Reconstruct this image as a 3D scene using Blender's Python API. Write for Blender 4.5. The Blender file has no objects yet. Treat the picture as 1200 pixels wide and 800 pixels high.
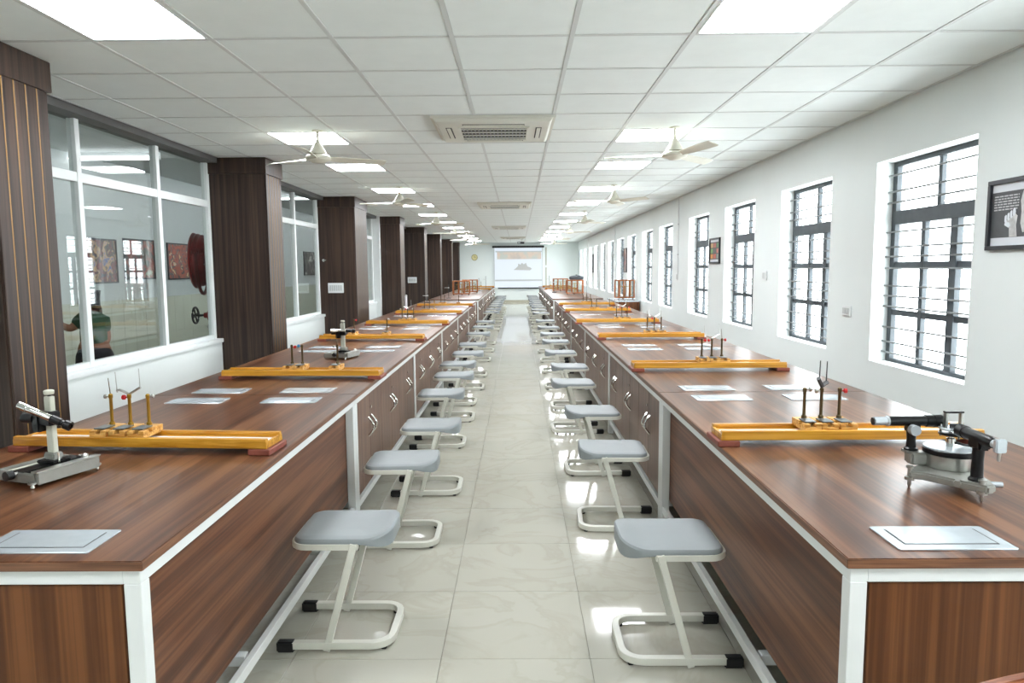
import bpy, bmesh, math, random
from mathutils import Vector, Matrix
random.seed(7)
PI = math.pi
SC = bpy.context.scene
COL = SC.collection

# ------------------------------------------------------------------ camera, world, exposure
F, PITCH, YAW, ROLL, CAMZ = 829.0, 0.10294, -0.00979, 0.0077, 1.52
def camera():
    cy, sy, cp, sp, cr, sr = math.cos(YAW), math.sin(YAW), math.cos(PITCH), math.sin(PITCH), math.cos(ROLL), math.sin(ROLL)
    f = Vector((sy*cp, cy*cp, -sp)); x = Vector((cy, -sy, 0)); d = f.cross(x)
    x2 = cr*x + sr*d; d2 = -sr*x + cr*d
    cam = bpy.data.cameras.new('camera'); o = bpy.data.objects.new('camera', cam); COL.objects.link(o)
    m = Matrix((x2, -d2, -f)).transposed().to_4x4(); m.translation = (0, 0, CAMZ)
    o.matrix_world = m
    cam.sensor_width = 36; cam.lens = F/1200*36; cam.clip_start = .02; cam.clip_end = 200
    SC.camera = o
camera()
SKY, PANEL = 13.0, 35.0
EXPOSURE = 0.13
w = bpy.data.worlds.new('overcast_sky'); SC.world = w; w.use_nodes = True
bg = w.node_tree.nodes['Background']; bg.inputs[0].default_value = (.93, .97, 1, 1); bg.inputs[1].default_value = SKY
vs = SC.view_settings
vs.view_transform = 'Standard'; vs.look = 'None'; vs.exposure = EXPOSURE; vs.gamma = 1; vs.use_curve_mapping = False
SC.cycles.max_bounces = 10; SC.cycles.diffuse_bounces = 6; SC.cycles.glossy_bounces = 4
SC.cycles.transparent_max_bounces = 24; SC.cycles.transmission_bounces = 6
SC.cycles.sample_clamp_indirect = 8; SC.cycles.caustics_reflective = False; SC.cycles.caustics_refractive = False
SC.cycles.use_denoising = True

# ------------------------------------------------------------------ materials
def lin(c):
    return tuple(((v/255)/12.92 if v/255 <= .04045 else ((v/255+.055)/1.055)**2.4) for v in c) + (1,)
MATS = {}
def new_mat(name):
    m = bpy.data.materials.new(name); m.use_nodes = True; MATS[name] = m
    return m, m.node_tree.nodes, m.node_tree.links, m.node_tree.nodes['Principled BSDF']
def ramp(N, stops):
    r = N.new('ShaderNodeValToRGB'); e = r.color_ramp.elements
    while len(e) < len(stops): e.new(.5)
    for k, (p, c) in zip(e, stops): k.position = p; k.color = c
    return r
def plain(name, rgb, rough=.5, metal=0, var=.06, scale=6, spec=.5, coat=0, bump=0):
    m, N, L, b = new_mat(name)
    g = N.new('ShaderNodeNewGeometry'); n = N.new('ShaderNodeTexNoise'); n.inputs['Scale'].default_value = scale; n.inputs['Detail'].default_value = 3
    L.new(g.outputs['Position'], n.inputs['Vector'])
    c = lin(rgb); r = ramp(N, [(.3, tuple(v*(1-var) for v in c[:3])+(1,)), (.7, tuple(min(1, v*(1+var)) for v in c[:3])+(1,))])
    L.new(n.outputs['Fac'], r.inputs['Fac']); L.new(r.outputs['Color'], b.inputs['Base Color'])
    b.inputs['Roughness'].default_value = rough; b.inputs['Metallic'].default_value = metal
    b.inputs['Specular IOR Level'].default_value = spec
    b.inputs['Coat Weight'].default_value = coat; b.inputs['Coat Roughness'].default_value = .08
    if bump:
        n2 = N.new('ShaderNodeTexNoise'); n2.inputs['Scale'].default_value = 220; L.new(g.outputs['Position'], n2.inputs['Vector'])
        bp = N.new('ShaderNodeBump'); bp.inputs['Strength'].default_value = bump; bp.inputs['Distance'].default_value = .002
        L.new(n2.outputs['Fac'], bp.inputs['Height']); L.new(bp.outputs['Normal'], b.inputs['Normal'])
    return m
def wood(name, dark, mid, light, scale, fine, rough=.35, coat=0, spec=.5):
    """streaked laminate: scale and fine are xyz stretches of two noises in world space"""
    m, N, L, b = new_mat(name)
    g = N.new('ShaderNodeNewGeometry')
    def nz(s, det, dist=0):
        mp = N.new('ShaderNodeMapping'); mp.inputs['Scale'].default_value = s; L.new(g.outputs['Position'], mp.inputs['Vector'])
        n = N.new('ShaderNodeTexNoise'); n.inputs['Scale'].default_value = 1; n.inputs['Detail'].default_value = det; n.inputs['Distortion'].default_value = dist
        L.new(mp.outputs['Vector'], n.inputs['Vector']); return n
    a, c = nz(scale, 4, .3), nz(fine, 3)
    mx = N.new('ShaderNodeMix'); mx.data_type = 'FLOAT'; mx.inputs['Factor'].default_value = .35
    L.new(a.outputs['Fac'], mx.inputs[2]); L.new(c.outputs['Fac'], mx.inputs[3])
    r = ramp(N, [(.40, lin(dark)), (.5, lin(mid)), (.60, lin(light))])
    L.new(mx.outputs[0], r.inputs['Fac']); L.new(r.outputs['Color'], b.inputs['Base Color'])
    b.inputs['Roughness'].default_value = rough; b.inputs['Specular IOR Level'].default_value = spec
    b.inputs['Coat Weight'].default_value = coat; b.inputs['Coat Roughness'].default_value = .12
    return m
def emit(name, rgb, s):
    m, N, L, b = new_mat(name)
    b.inputs['Base Color'].default_value = (.8, .8, .8, 1); b.inputs['Emission Color'].default_value = lin(rgb); b.inputs['Emission Strength'].default_value = s
    return m
def glass(name, tint=(.96, .985, .975), ior=1.5, rough=0):
    m, N, L, b = new_mat(name); N.remove(b); out = N['Material Output']
    t = N.new('ShaderNodeBsdfTransparent'); t.inputs[0].default_value = tint + (1,)
    gl = N.new('ShaderNodeBsdfGlossy'); gl.inputs['Roughness'].default_value = rough
    # Schlick reflectance from |N.I| (same from both faces of a thin pane)
    g = N.new('ShaderNodeNewGeometry'); dt = N.new('ShaderNodeVectorMath'); dt.operation = 'DOT_PRODUCT'
    L.new(g.outputs['Normal'], dt.inputs[0]); L.new(g.outputs['Incoming'], dt.inputs[1])
    def mth(op, a, b=None):
        n = N.new('ShaderNodeMath'); n.operation = op
        for k, v in enumerate((a, b)):
            if v is None: continue
            if isinstance(v, (int, float)): n.inputs[k].default_value = v
            else: L.new(v, n.inputs[k])
        return n.outputs[0]
    f0 = ((ior-1)/(ior+1))**2
    fac = mth('ADD', mth('MULTIPLY', mth('POWER', mth('SUBTRACT', 1.0, mth('ABSOLUTE', dt.outputs['Value'])), 5.0), 1-f0), f0)
    mx = N.new('ShaderNodeMixShader'); L.new(fac, mx.inputs[0]); L.new(t.outputs[0], mx.inputs[1]); L.new(gl.outputs[0], mx.inputs[2])
    L.new(mx.outputs[0], out.inputs['Surface']); return m
def poster(name, stops, scale, seed, bw=False):
    m, N, L, b = new_mat(name)
    g = N.new('ShaderNodeNewGeometry'); mp = N.new('ShaderNodeMapping'); mp.inputs['Location'].default_value = (seed, seed*2, seed*.7)
    L.new(g.outputs['Position'], mp.inputs['Vector'])
    n = N.new('ShaderNodeTexNoise'); n.inputs['Scale'].default_value = scale; n.inputs['Detail'].default_value = 4; n.inputs['Distortion'].default_value = 1.2
    L.new(mp.outputs['Vector'], n.inputs['Vector']); r = ramp(N, stops); r.color_ramp.interpolation = 'EASE'
    L.new(n.outputs['Fac'], r.inputs['Fac']); L.new(r.outputs['Color'], b.inputs['Base Color']); b.inputs['Roughness'].default_value = .3
    return m

plain('wall_paint', (226, 232, 231), .7, var=.015, scale=2, spec=.3)
plain('ceiling_tile', (233, 239, 238), .8, var=.015, scale=8, spec=.2, bump=.15)
plain('ceiling_grid', (208, 212, 211), .5, var=.02)
plain('white_steel', (212, 215, 214), .35, var=.02)
plain('white_frame', (232, 236, 236), .3, var=.02)
plain('soffit_grey', (84, 83, 82), .5, var=.04)
plain('stool_steel', (208, 208, 198), .35, var=.02)
plain('seat_plastic', (134, 140, 142), .5, var=.02, bump=.1)
plain('black_plastic', (22, 22, 24), .45, var=.1)
plain('black_paint', (10, 10, 12), .33, var=.1, spec=.35)
plain('dark_frame', (66, 73, 78), .55, var=.15, scale=14)
plain('bar_grey', (120, 123, 124), .5)
plain('chrome', (225, 225, 222), .12, 1, .02)
plain('steel', (190, 190, 186), .3, 1, .05, 20)
plain('cast_grey', (150, 150, 144), .45, .6, .06, 20)
plain('ivory_metal', (196, 196, 182), .45, .2)
plain('brass', (176, 140, 62), .3, 1, .08, 30)
plain('dark_brass', (98, 84, 60), .35, .9, .1, 30)
plain('plate_metal', (200, 208, 214), .25, .45, .03, 30)
plain('plate_edge', (120, 126, 130), .35, .8)
plain('red_foot', (128, 66, 52), .5, var=.1, scale=20)
plain('red_knob', (190, 22, 26), .35)
plain('blue_knob', (40, 120, 165), .35)
plain('scale_white', (225, 228, 234), .45, var=.02)
plain('fan_cream', (214, 212, 198), .35, var=.02)
plain('ac_white', (216, 216, 206), .45, var=.02)
plain('ac_grille', (34, 34, 32), .6, var=.1)
plain('hose_red', (134, 30, 30), .45, var=.12, scale=12)
plain('hose_dark', (104, 30, 28), .55, var=.15, scale=20)
plain('iron_dark', (45, 46, 48), .5)
plain('picture_frame', (40, 42, 47), .4, var=.1)
plain('mat_white', (214, 218, 224), .6, var=.02)
plain('gold_line', (150, 114, 64), .45, .1)
plain('dado_tile', (196, 198, 184), .25, var=.04, scale=3)
plain('corridor_wall', (192, 197, 197), .6, var=.02)
plain('shirt_green', (18, 66, 44), .8, var=.12, scale=20)
plain('trousers_dark', (26, 26, 34), .85, var=.15)
plain('skin', (140, 92, 68), .55, var=.05)
plain('hair_black', (16, 14, 14), .6)
plain('switch_white', (226, 230, 230), .35, var=.02)
plain('switch_grey', (190, 194, 194), .4, var=.02)
plain('clock_face', (214, 206, 150), .5)
plain('clock_rim', (150, 140, 90), .4)
plain('text_grey', (186, 186, 188), .6)
plain('hand_grey', (196, 196, 196), .6, var=.25, scale=26)
plain('photo_dark', (72, 74, 77), .5, var=.2, scale=9)
plain('grey_bag', (64, 72, 80), .6)
plain('skirting', (176, 172, 156), .3)
wood('laminate_top', (66, 37, 22), (92, 56, 35), (120, 80, 53), (17, .45, 17), (70, .9, 70), .28, 0, .36)
wood('laminate_side', (68, 36, 20), (90, 52, 31), (112, 72, 46), (18, .5, 18), (90, 1.2, 90), .42, 0, .35)
wood('laminate_front', (76, 43, 21), (92, 54, 28), (110, 68, 37), (22, 22, .4), (100, 100, 1.0), .45, 0, .3)
wood('laminate_door', (84, 56, 43), (99, 69, 54), (113, 81, 64), (30, 30, .8), (110, 110, 2), .38)
wood('edge_band', (84, 52, 34), (104, 68, 46), (126, 86, 60), (4, 4, 160), (2, 2, 300), .4)
wood('pillar_wood', (38, 26, 21), (53, 39, 32), (68, 51, 41), (26, 26, .5), (110, 110, 1.5), .42, 0, .4)
wood('bench_yellow', (168, 112, 24), (194, 138, 38), (210, 156, 58), (1.2, 40, 40), (4, 160, 160), .3, .3)
wood('rider_wood', (170, 116, 44), (206, 154, 78), (222, 176, 104), (8, 60, 60), (20, 160, 160), .4)
wood('case_wood', (126, 66, 24), (164, 92, 38), (186, 114, 54), (30, 30, 3), (100, 100, 8), .35, .3)
wood('chair_wood', (94, 48, 28), (126, 70, 44), (150, 96, 66), (4, 30, 30), (10, 120, 120), .35, .3)
emit('panel_glow', (248, 251, 255), PANEL)
emit('tube_glow', (250, 253, 255), 8)
glass('clear_glass', (.97, .985, .98))
glass('partition_glass', (.91, .93, .925), 1.6)
# polished floor tile with faint veins
def floor_mat():
    m, N, L, b = new_mat('floor_tile')
    g = N.new('ShaderNodeNewGeometry'); oi = N.new('ShaderNodeObjectInfo')
    ad = N.new('ShaderNodeVectorMath'); ad.operation = 'MULTIPLY_ADD'
    cb = N.new('ShaderNodeCombineXYZ')
    for k in range(3): L.new(oi.outputs['Random'], cb.inputs[k])
    ad.inputs[1].default_value = (9, 9, 9); L.new(cb.outputs[0], ad.inputs[0]); L.new(g.outputs['Position'], ad.inputs[2])
    n = N.new('ShaderNodeTexNoise'); n.inputs['Scale'].default_value = 1.7; n.inputs['Detail'].default_value = 7; n.inputs['Distortion'].default_value = 2.2
    L.new(ad.outputs[0], n.inputs['Vector'])
    r = ramp(N, [(.0, lin((178, 176, 163))), (.42, lin((180, 178, 166))), (.485, lin((175, 172, 159))), (.52, lin((181, 179, 167))), (1, lin((183, 182, 172)))])
    L.new(n.outputs['Fac'], r.inputs['Fac']); L.new(r.outputs['Color'], b.inputs['Base Color'])
    b.inputs['Roughness'].default_value = .07; b.inputs['Specular IOR Level'].default_value = .45
floor_mat()
plain('grout', (166, 164, 152), .7)
poster('poster_a', [(.3, lin((30, 34, 60))), (.42, lin((120, 40, 40))), (.5, lin((60, 60, 66))), (.58, lin((190, 150, 110))), (.7, lin((60, 90, 150)))], 7, 3)
poster('poster_b', [(.3, lin((50, 60, 50))), (.45, lin((96, 90, 84))), (.55, lin((150, 70, 60))), (.7, lin((180, 190, 170)))], 6, 11)
poster('poster_c', [(.3, lin((30, 26, 30))), (.45, lin((170, 70, 40))), (.55, lin((70, 60, 70))), (.62, lin((220, 170, 120))), (.75, lin((120, 150, 190)))], 7, 23)
poster('poster_d', [(.35, lin((22, 22, 26))), (.5, lin((70, 62, 60))), (.65, lin((190, 186, 180)))], 6, 31)
for i, c in enumerate([(196, 160, 110), (178, 100, 84), (96, 140, 96), (120, 170, 110), (90, 96, 92), (206, 120, 110), (214, 150, 80), (196, 96, 80), (140, 150, 140)]):
    plain('stamp_%d' % i, c, .5, var=.2, scale=40)

# ------------------------------------------------------------------ mesh builder
class MB:
    def __init__(s): s.v = []; s.f = []
    def add(s, vs, fs):
        o = len(s.v); s.v += [tuple(p) for p in vs]; s.f += [tuple(i+o for i in f) for f in fs]; return s
    def box(s, x0, x1, y0, y1, z0, z1):
        if x0 > x1: x0, x1 = x1, x0
        if y0 > y1: y0, y1 = y1, y0
        return s.add([(x0,y0,z0),(x1,y0,z0),(x1,y1,z0),(x0,y1,z0),(x0,y0,z1),(x1,y0,z1),(x1,y1,z1),(x0,y1,z1)],
                     [(0,3,2,1),(4,5,6,7),(0,1,5,4),(1,2,6,5),(2,3,7,6),(3,0,4,7)])
    def cyl(s, p0, p1, r0, r1=None, n=12, cap=True):
        p0, p1 = Vector(p0), Vector(p1); r1 = r0 if r1 is None else r1
        a = (p1-p0).normalized(); t = Vector((0,0,1)) if abs(a.z) < .9 else Vector((1,0,0))
        u = a.cross(t).normalized(); w = a.cross(u)
        vs = []
        for p, r in ((p0, r0), (p1, r1)):
            for k in range(n):
                q = 2*PI*k/n; vs.append(p + u*math.cos(q)*r + w*math.sin(q)*r)
        fs = [(k, k+n, (k+1)%n+n, (k+1)%n) for k in range(n)]
        if cap: fs += [tuple(range(n)), tuple(range(2*n-1, n-1, -1))]
        return s.add(vs, fs)
    def tube(s, path, r, n=8, closed=False, sq=False):
        P = [Vector(p) for p in path]; m = len(P); rings = []; up0 = None
        for i in range(m):
            a = P[(i+1) % m] if (closed or i < m-1) else P[i]; b = P[i-1] if (closed or i > 0) else P[i]
            t = (a-b).normalized()
            ref = Vector((0,0,1)) if abs(t.z) < .95 else Vector((0,1,0))
            u = t.cross(ref).normalized(); w = u.cross(t).normalized()
            if sq:
                h = 1.0
                if 0 < i < m-1 or closed:
                    d0 = (P[i]-P[i-1]).normalized(); h = 1/max(.5, math.cos(d0.angle(t)))
                rings.append([P[i]+u*r*x*h+w*r*y for x, y in ((-1,-1),(1,-1),(1,1),(-1,1))])
            else:
                rings.append([P[i]+u*math.cos(2*PI*k/n)*r+w*math.sin(2*PI*k/n)*r for k in range(n)])
        n = len(rings[0]); vs = [q for rg in rings for q in rg]; fs = []
        for i in range(m if closed else m-1):
            j = (i+1) % m
            fs += [(i*n+k, i*n+(k+1)%n, j*n+(k+1)%n, j*n+k) for k in range(n)]
        if not closed: fs += [tuple(range(n-1,-1,-1)), tuple((m-1)*n+k for k in range(n))]
        return s.add(vs, fs)
    def lathe(s, prof, c=(0,0,0), n=24, axis='z'):
        vs = []; m = len(prof)
        for r, h in prof:
            for k in range(n):
                q = 2*PI*k/n; a, b = r*math.cos(q), r*math.sin(q)
                p = (a, b, h) if axis == 'z' else ((h, a, b) if axis == 'x' else (b, h, a))
                vs.append((p[0]+c[0], p[1]+c[1], p[2]+c[2]))
        fs = [(i*n+k, i*n+(k+1)%n, (i+1)*n+(k+1)%n, (i+1)*n+k) for i in range(m-1) for k in range(n)]
        fs += [tuple(range(n-1,-1,-1)), tuple((m-1)*n+k for k in range(n))]
        return s.add(vs, fs)
    def prism(s, poly, z0, z1):
        n = len(poly)
        return s.add([(x,y,z0) for x,y in poly]+[(x,y,z1) for x,y in poly],
                     [tuple(range(n-1,-1,-1)), tuple(range(n, 2*n))]+[(k,(k+1)%n,(k+1)%n+n,k+n) for k in range(n)])
    def xf(s, M):
        s.v = [tuple(M @ Vector(p)) for p in s.v]; return s
    def mesh(s, name, mat, bevel=0, seg=2, smooth=True):
        me = bpy.data.meshes.new(name); me.from_pydata(s.v, [], s.f)
        bm = bmesh.new(); bm.from_mesh(me)
        bmesh.ops.recalc_face_normals(bm, faces=bm.faces)
        if bevel: bmesh.ops.bevel(bm, geom=[e for e in bm.edges if len(e.link_faces) == 2 and e.calc_face_angle(0) > .6], offset=bevel, segments=seg, affect='EDGES', clamp_overlap=True)
        bm.to_mesh(me); bm.free()
        if smooth:
            me.polygons.foreach_set('use_smooth', [True]*len(me.polygons)); me.set_sharp_from_angle(angle=.6)
        me.materials.append(MATS[mat]); return me
    def build(s, name, mat, parent=None, bevel=0, seg=2, smooth=True, loc=None):
        return obj(name, s.mesh(name, mat, bevel, seg, smooth), parent, loc)
def obj(name, me, parent=None, loc=None, rot=None):
    o = bpy.data.objects.new(name, me); COL.objects.link(o)
    if parent: o.parent = parent
    if loc: o.location = loc
    if rot: o.rotation_euler = rot
    return o
def tag(o, label, cat, group=None):
    o['label'] = label; o['category'] = cat
    if group: o['group'] = group
    return o
def thing(name, label, cat, loc=(0,0,0), rz=0, group=None):
    o = bpy.data.objects.new(name, None); COL.objects.link(o); o.location = loc; o.rotation_euler = (0,0,rz); o.empty_display_size = .05
    return tag(o, label, cat, group)
def struct(o, label=None):
    o['kind'] = 'structure'
    if label: o['label'] = label
    return o
def sempty(name, label, loc=(0,0,0)):
    o = bpy.data.objects.new(name, None); COL.objects.link(o); o.location = loc; o.empty_display_size = .05
    return struct(o, label)
def dup(root, loc, rz=None, label=None, group=None):
    r = root.copy(); COL.objects.link(r); r.location = loc
    if rz is not None: r.rotation_euler = (0,0,rz)
    if label: r['label'] = label
    if group: r['group'] = group
    for ch in list(root.children):
        c = ch.copy(); COL.objects.link(c); c.parent = r
        for g in list(ch.children):
            d = g.copy(); COL.objects.link(d); d.parent = c
    return r
ORD = ['first','second','third','fourth','fifth','sixth','seventh','eighth','ninth','tenth','eleventh','twelfth','thirteenth','fourteenth','fifteenth','sixteenth','seventeenth','eighteenth','nineteenth','twentieth','twenty-first','twenty-second','twenty-third','twenty-fourth','twenty-fifth','twenty-sixth']

# ------------------------------------------------------------------ room constants
XR, XL, XC = 2.68, -3.2, -5.6          # right wall, glass partition, corridor wall
Y0, Y1 = -4.2, 31.9
ZC = 2.668
GX, GZ = -.925, 3.659                  # ceiling grid origin
SILL, HEAD = .795, 2.28
WIN = [-1.56, .37, 2.30, 4.235, 6.16, 8.13, 10.08, 12.42, 14.28, 16.32, 18.17, 20.09, 22.01, 23.95, 25.75, 27.86, 29.75]  # leading entries are unseen windows, added to light the near tables
WW = 1.17

# floor: slab + tiles
fl = struct(MB().box(-5.75, XR+.2, Y0, Y1+.2, -.12, -.006).build('floor', 'grout'), 'polished cream tiled floor')
TS = .583; tx0 = -.313
tile_me = None
def tile_mb(x, y, x1, y1): return MB().box(x+.0012, x1-.0012, y+.0012, y1-.0012, -.006, 0)
tile_me = MB().box(.0009, TS-.0009, .0009, TS-.0009, -.006, 0).mesh('tile', 'floor_tile', .0008, 1, False)
rest = MB(); ty0 = 2.627 - TS*16
for j in range(0, 70):
    y = ty0 + j*TS
    if y > Y1: break
    for i in range(-5, 6):
        x = tx0 + i*TS
        if -3 <= i <= 3 and 1.2 < y < 9.3: obj('tile', tile_me, fl, (x, y, 0))
        else:
            a, b = max(x, -3.12), min(x+TS, XR); c = max(y, Y0); d = min(y+TS, Y1)
            if b-a > .01 and d-c > .01: rest.add(*(lambda m: (m.v, m.f))(tile_mb(a, c, b, d)))
r = rest.build('tile', 'floor_tile', fl, smooth=False); r['kind'] = 'stuff'
cf = MB().box(XC, -3.13, Y0, Y1, -.006, 0).build('corridor_slab', 'floor_tile', fl, smooth=False)

# ceiling: slab, grid, tiles
ce = struct(MB().box(-3.3, XR+.2, Y0, Y1+.2, ZC+.03, ZC+.15).build('ceiling', 'ceiling_tile'), 'white suspended ceiling of square tiles')
LIGHT_ROWS = [-10, -6, -1, 4, 7, 11, 15, 19, 23, 27, 31, 35, 39, 43]  # leading rows sit behind the camera, extra panels added to brighten table fronts
ctile = MB().box(.012, .588, .012, .588, .002, .014).mesh('ceiling_tile', 'ceiling_tile', .002, 1, False)
grid = MB(); rest = MB(); XLC = -3.06
for j in range(-13, 47):
    y = GZ + .6*j
    for i in range(-4, 6):
        x = GX + .6*i
        if i in (-2, 3) and j in LIGHT_ROWS: continue
        if -3 <= i <= 5 and -3 <= j <= 9: obj('ceiling_tile', ctile, ce, (x, y, ZC+random.uniform(0, .0012)))
        else:
            a, b = max(x, XLC), min(x+.6, XR)
            if b-a > .03: rest.box(a+.012, b-.012, y+.012, y+.588, ZC+.002, ZC+.014)
    grid.box(XLC, XR-.004, y-.012, y+.012, ZC, ZC+.006)
for i in range(-3, 6): grid.box(GX+.6*i-.012, GX+.6*i+.012, Y0, Y1, ZC-.0006, ZC+.006)
grid.box(XLC, XLC+.02, Y0, Y1, ZC-.001, ZC+.006); grid.box(XR-.03, XR-.006, Y0, Y1, ZC-.001, ZC+.006)
grid.build('ceiling_grid', 'ceiling_grid', ce, smooth=False)
r = rest.build('ceiling_tile', 'ceiling_tile', ce, smooth=False); r['kind'] = 'stuff'

# right wall with window openings
wr = MB(); T = .22
wr.box(XR, XR+T, Y0, Y1, 0, SILL); wr.box(XR, XR+T, Y0, Y1, HEAD, ZC+.03)
e = [Y0] + [q for y in WIN for q in (y, y+WW)] + [Y1]
for k in range(0, len(e), 2): wr.box(XR, XR+T, e[k], e[k+1], SILL, HEAD)
wr = struct(wr.build('wall_right', 'wall_paint', smooth=False), 'white painted wall with a row of tall windows')
struct(MB().box(XR-.012, XR, Y0, Y1, 0, .1).build('baseboard_right', 'skirting'), 'tile skirting along the window wall')
# far wall, near wall, corridor
struct(MB().box(-5.75, XR+T, Y1, Y1+.15, 0, 3.1).build('wall_back', 'wall_paint'), 'white far wall behind the projection screen')
struct(MB().box(XL, XR, Y1-.012, Y1, 0, .1).build('baseboard_back', 'skirting'), 'tile skirting at the far wall')
struct(MB().box(-5.75, XR+T, Y0-.15, Y0, 0, 3.1).build('wall_front', 'wall_paint'), 'white wall behind the camera')
wc = struct(MB().box(XC-.15, XC, Y0, Y1, 0, 3.1).build('wall_corridor', 'corridor_wall'), 'pale corridor wall seen through the glass partition')
dd = MB(); y = Y0+.05
while y < Y1-.3:
    dd.box(XC, XC+.012, y+.0015, y+.2985, .001, .55); dd.box(XC, XC+.012, y+.0015, y+.2985, .553, 1.12); y += .3
d = dd.build('dado_tile', 'dado_tile', wc, smooth=False); d['kind'] = 'stuff'
struct(MB().box(XC-.15, -3.22, Y0, Y1, 3.0, 3.1).build('ceiling_corridor', 'corridor_wall'), 'plain corridor ceiling')

# windows
wp = {}
def win_meshes():
    D0, D1 = .125, .165          # depth inside reveal
    fr = MB(); W, B, H = WW, SILL, HEAD
    t = .055
    fr.box(D0, D1, 0, t, B, H); fr.box(D0, D1, W-t, W, B, H); fr.box(D0, D1, t, W-t, B, B+.03); fr.box(D0, D1, t, W-t, H-.035, H)
    wp['frame'] = fr.mesh('frame', 'dark_frame', .003, 1)
    TZ = H-.40
    wp['transom'] = MB().box(D0-.008, D1+.008, t, W-t, TZ-.06, TZ+.04).mesh('transom', 'dark_frame', .004, 1)
    wp['top_mullion'] = MB().box(D0+.004, D1, W/2-.02, W/2+.02, TZ+.03, H-.035).mesh('mullion', 'dark_frame', .003, 1)
    ys = [t, t+.365, t+.725, W-t]; wid = [.0, .034, .06]
    wp['mull'] = [MB().box(D0+.003-(.006 if k == 1 else 0), D1, yy-wd/2, yy+wd/2, B+.03, TZ-.05).mesh('mullion', 'dark_frame', .003, 1) for k, (yy, wd) in enumerate(((W-ys[1]+.0, .046), (W-ys[2], .075)))]
    zs = [B+.03, B+.03+.345, B+.03+.70, TZ-.05]
    wp['rail'] = [MB().box(D0+.008, D1-.004, t, W-t, z-.021, z+.021).mesh('glazing_rail', 'dark_frame', .003, 1) for z in zs[1:3]]
    cols = [t, W-ys[2], W-ys[1], W-t]
    wp['pane'] = []
    for a, b in zip(cols, cols[1:]):
        for c, d in zip(zs, zs[1:]): wp['pane'].append(MB().box(D0+.018, D0+.022, a, b, c, d).mesh('pane', 'clear_glass', smooth=False))
    for a, b in ((t, W/2), (W/2, W-t)): wp['pane'].append(MB().box(D0+.018, D0+.022, a, b, TZ+.03, H-.035).mesh('pane', 'clear_glass', smooth=False))
    bars = []; z = B+.09
    for z in (B+.075, B+.155, B+.265, B+.345+.075, B+.50, B+.575, B+.685+.02, B+.79, B+.86, B+.97, H-.30, H-.22, H-.10):
        bars.append(MB().cyl((D0-.03, .002, z), (D0-.03, W-.002, z), .007, n=6).mesh('security_bar', 'bar_grey'))
    wp['bar'] = bars
    wp['sill'] = MB().box(.0, D0, .0, W, B-.002, B+.004).mesh('window_sill', 'wall_paint')
win_meshes()
for n, y in enumerate(WIN):
    o = sempty('window_%d' % (n+1), 'tall dark-framed window with security bars, %s along the right wall' % (ORD[n-3]+' in view' if n > 2 else ORD[2-n]+' back from view'), (XR, y, 0))
    for k, nm in (('frame','frame'),('transom','transom'),('top_mullion','mullion'),('sill','window_sill')): obj(nm, wp[k], o)
    for me in wp['mull']: obj('mullion', me, o)
    for me in wp['rail']: obj('glazing_rail', me, o)
    for me in wp['pane']: obj('pane', me, o)
    for me in wp['bar']: obj('security_bar', me, o)

# ------------------------------------------------------------------ left side: pillars and glass partition
PIL = [(3.55, 3.99), (7.37, 7.84), (11.32, 12.2), (15.62, 16.2), (19.64, 20.2), (23.6, 24.05), (27.68, 28.1), (31.0, 31.45)]
for k, (a, b) in enumerate(PIL):
    xb = -3.02 if k == 3 else -3.2
    p = struct(MB().box(xb, -2.6, a, b, 0, ZC-.001).build('pillar', 'pillar_wood', bevel=.003), '%s dark wood-clad pillar along the left glass wall' % (ORD[k]))
    MB().box(xb, -2.575, a-.025, b+.025, ZC-.165, ZC-.0015).build('capital', 'pillar_wood', p, .003)
    n = max(4, round((b-a)/.082))
    st = (b-a)/n
    for i in range(n):    # raised boards with gold grooves between them
        MB().box(-2.6, -2.586, a+st*i+.004, a+st*(i+1)-.004, 0.0, ZC-.165).build('cladding_board', 'pillar_wood', p, .003, 1)
        if i: MB().box(-2.601, -2.5865, a+st*i-.0035, a+st*i+.0035, 0.0, ZC-.165).build('gold_inlay', 'gold_line', p)
bays = []
prev = Y0
for a, b in PIL:
    if a-prev > .1: bays.append((prev, a))
    prev = b
for k, (a, b) in enumerate(bays):
    lab = 'glass partition in white frame over a low wall, %s bay on the left' % ORD[k]
    o = sempty('wall_left_%d' % (k+1), lab)
    MB().box(XL-.06, -3.12, a, b, 0, SILL-.02).build('dado_wall', 'wall_paint', o)
    MB().box(XL-.06, -3.10, a, b, SILL-.02, SILL+.02).build('sill', 'white_frame', o, .004)
    MB().box(XL-.06, -3.07, a, b, 2.615, ZC+.03).build('soffit', 'soffit_grey', o)
    if k == 3: b2 = 15.5
    else: b2 = b
    n = max(1, round((b2-a)/1.12)); ms = [a+(b2-a)*i/n for i in range(n+1)]
    if k == 1: ms = [a, a+.06, 5.19, 6.33, b-.03]
    if k == 2: ms = [a, 8.95, 10.15, b-.03]
    for i, m in enumerate(ms): MB().box(XL-.03, XL+.03, m-.027, m+.027, SILL+.02, 2.615).build('mullion', 'white_frame', o, .003, 1)
    for i in range(len(ms)-1):
        MB().box(XL-.026, XL+.026, ms[i]+.027, ms[i+1]-.027, 2.165, 2.235).build('transom', 'white_frame', o, .003, 1)
        MB().box(XL-.026, XL+.026, ms[i]+.027, ms[i+1]-.027, SILL+.02, SILL+.06).build('bottom_rail', 'white_frame', o, .003, 1)
        for z0, z1 in ((SILL+.06, 2.165), (2.235, 2.615)):
            MB().box(XL-.003, XL+.003, ms[i]+.027, ms[i+1]-.027, z0, z1).build('pane', 'partition_glass', o, smooth=False)
            MB().box(XL+.003, XL+.012, ms[i]+.027, ms[i]+.033, z0, z1).build('gasket', 'black_plastic', o, smooth=False)
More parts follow.
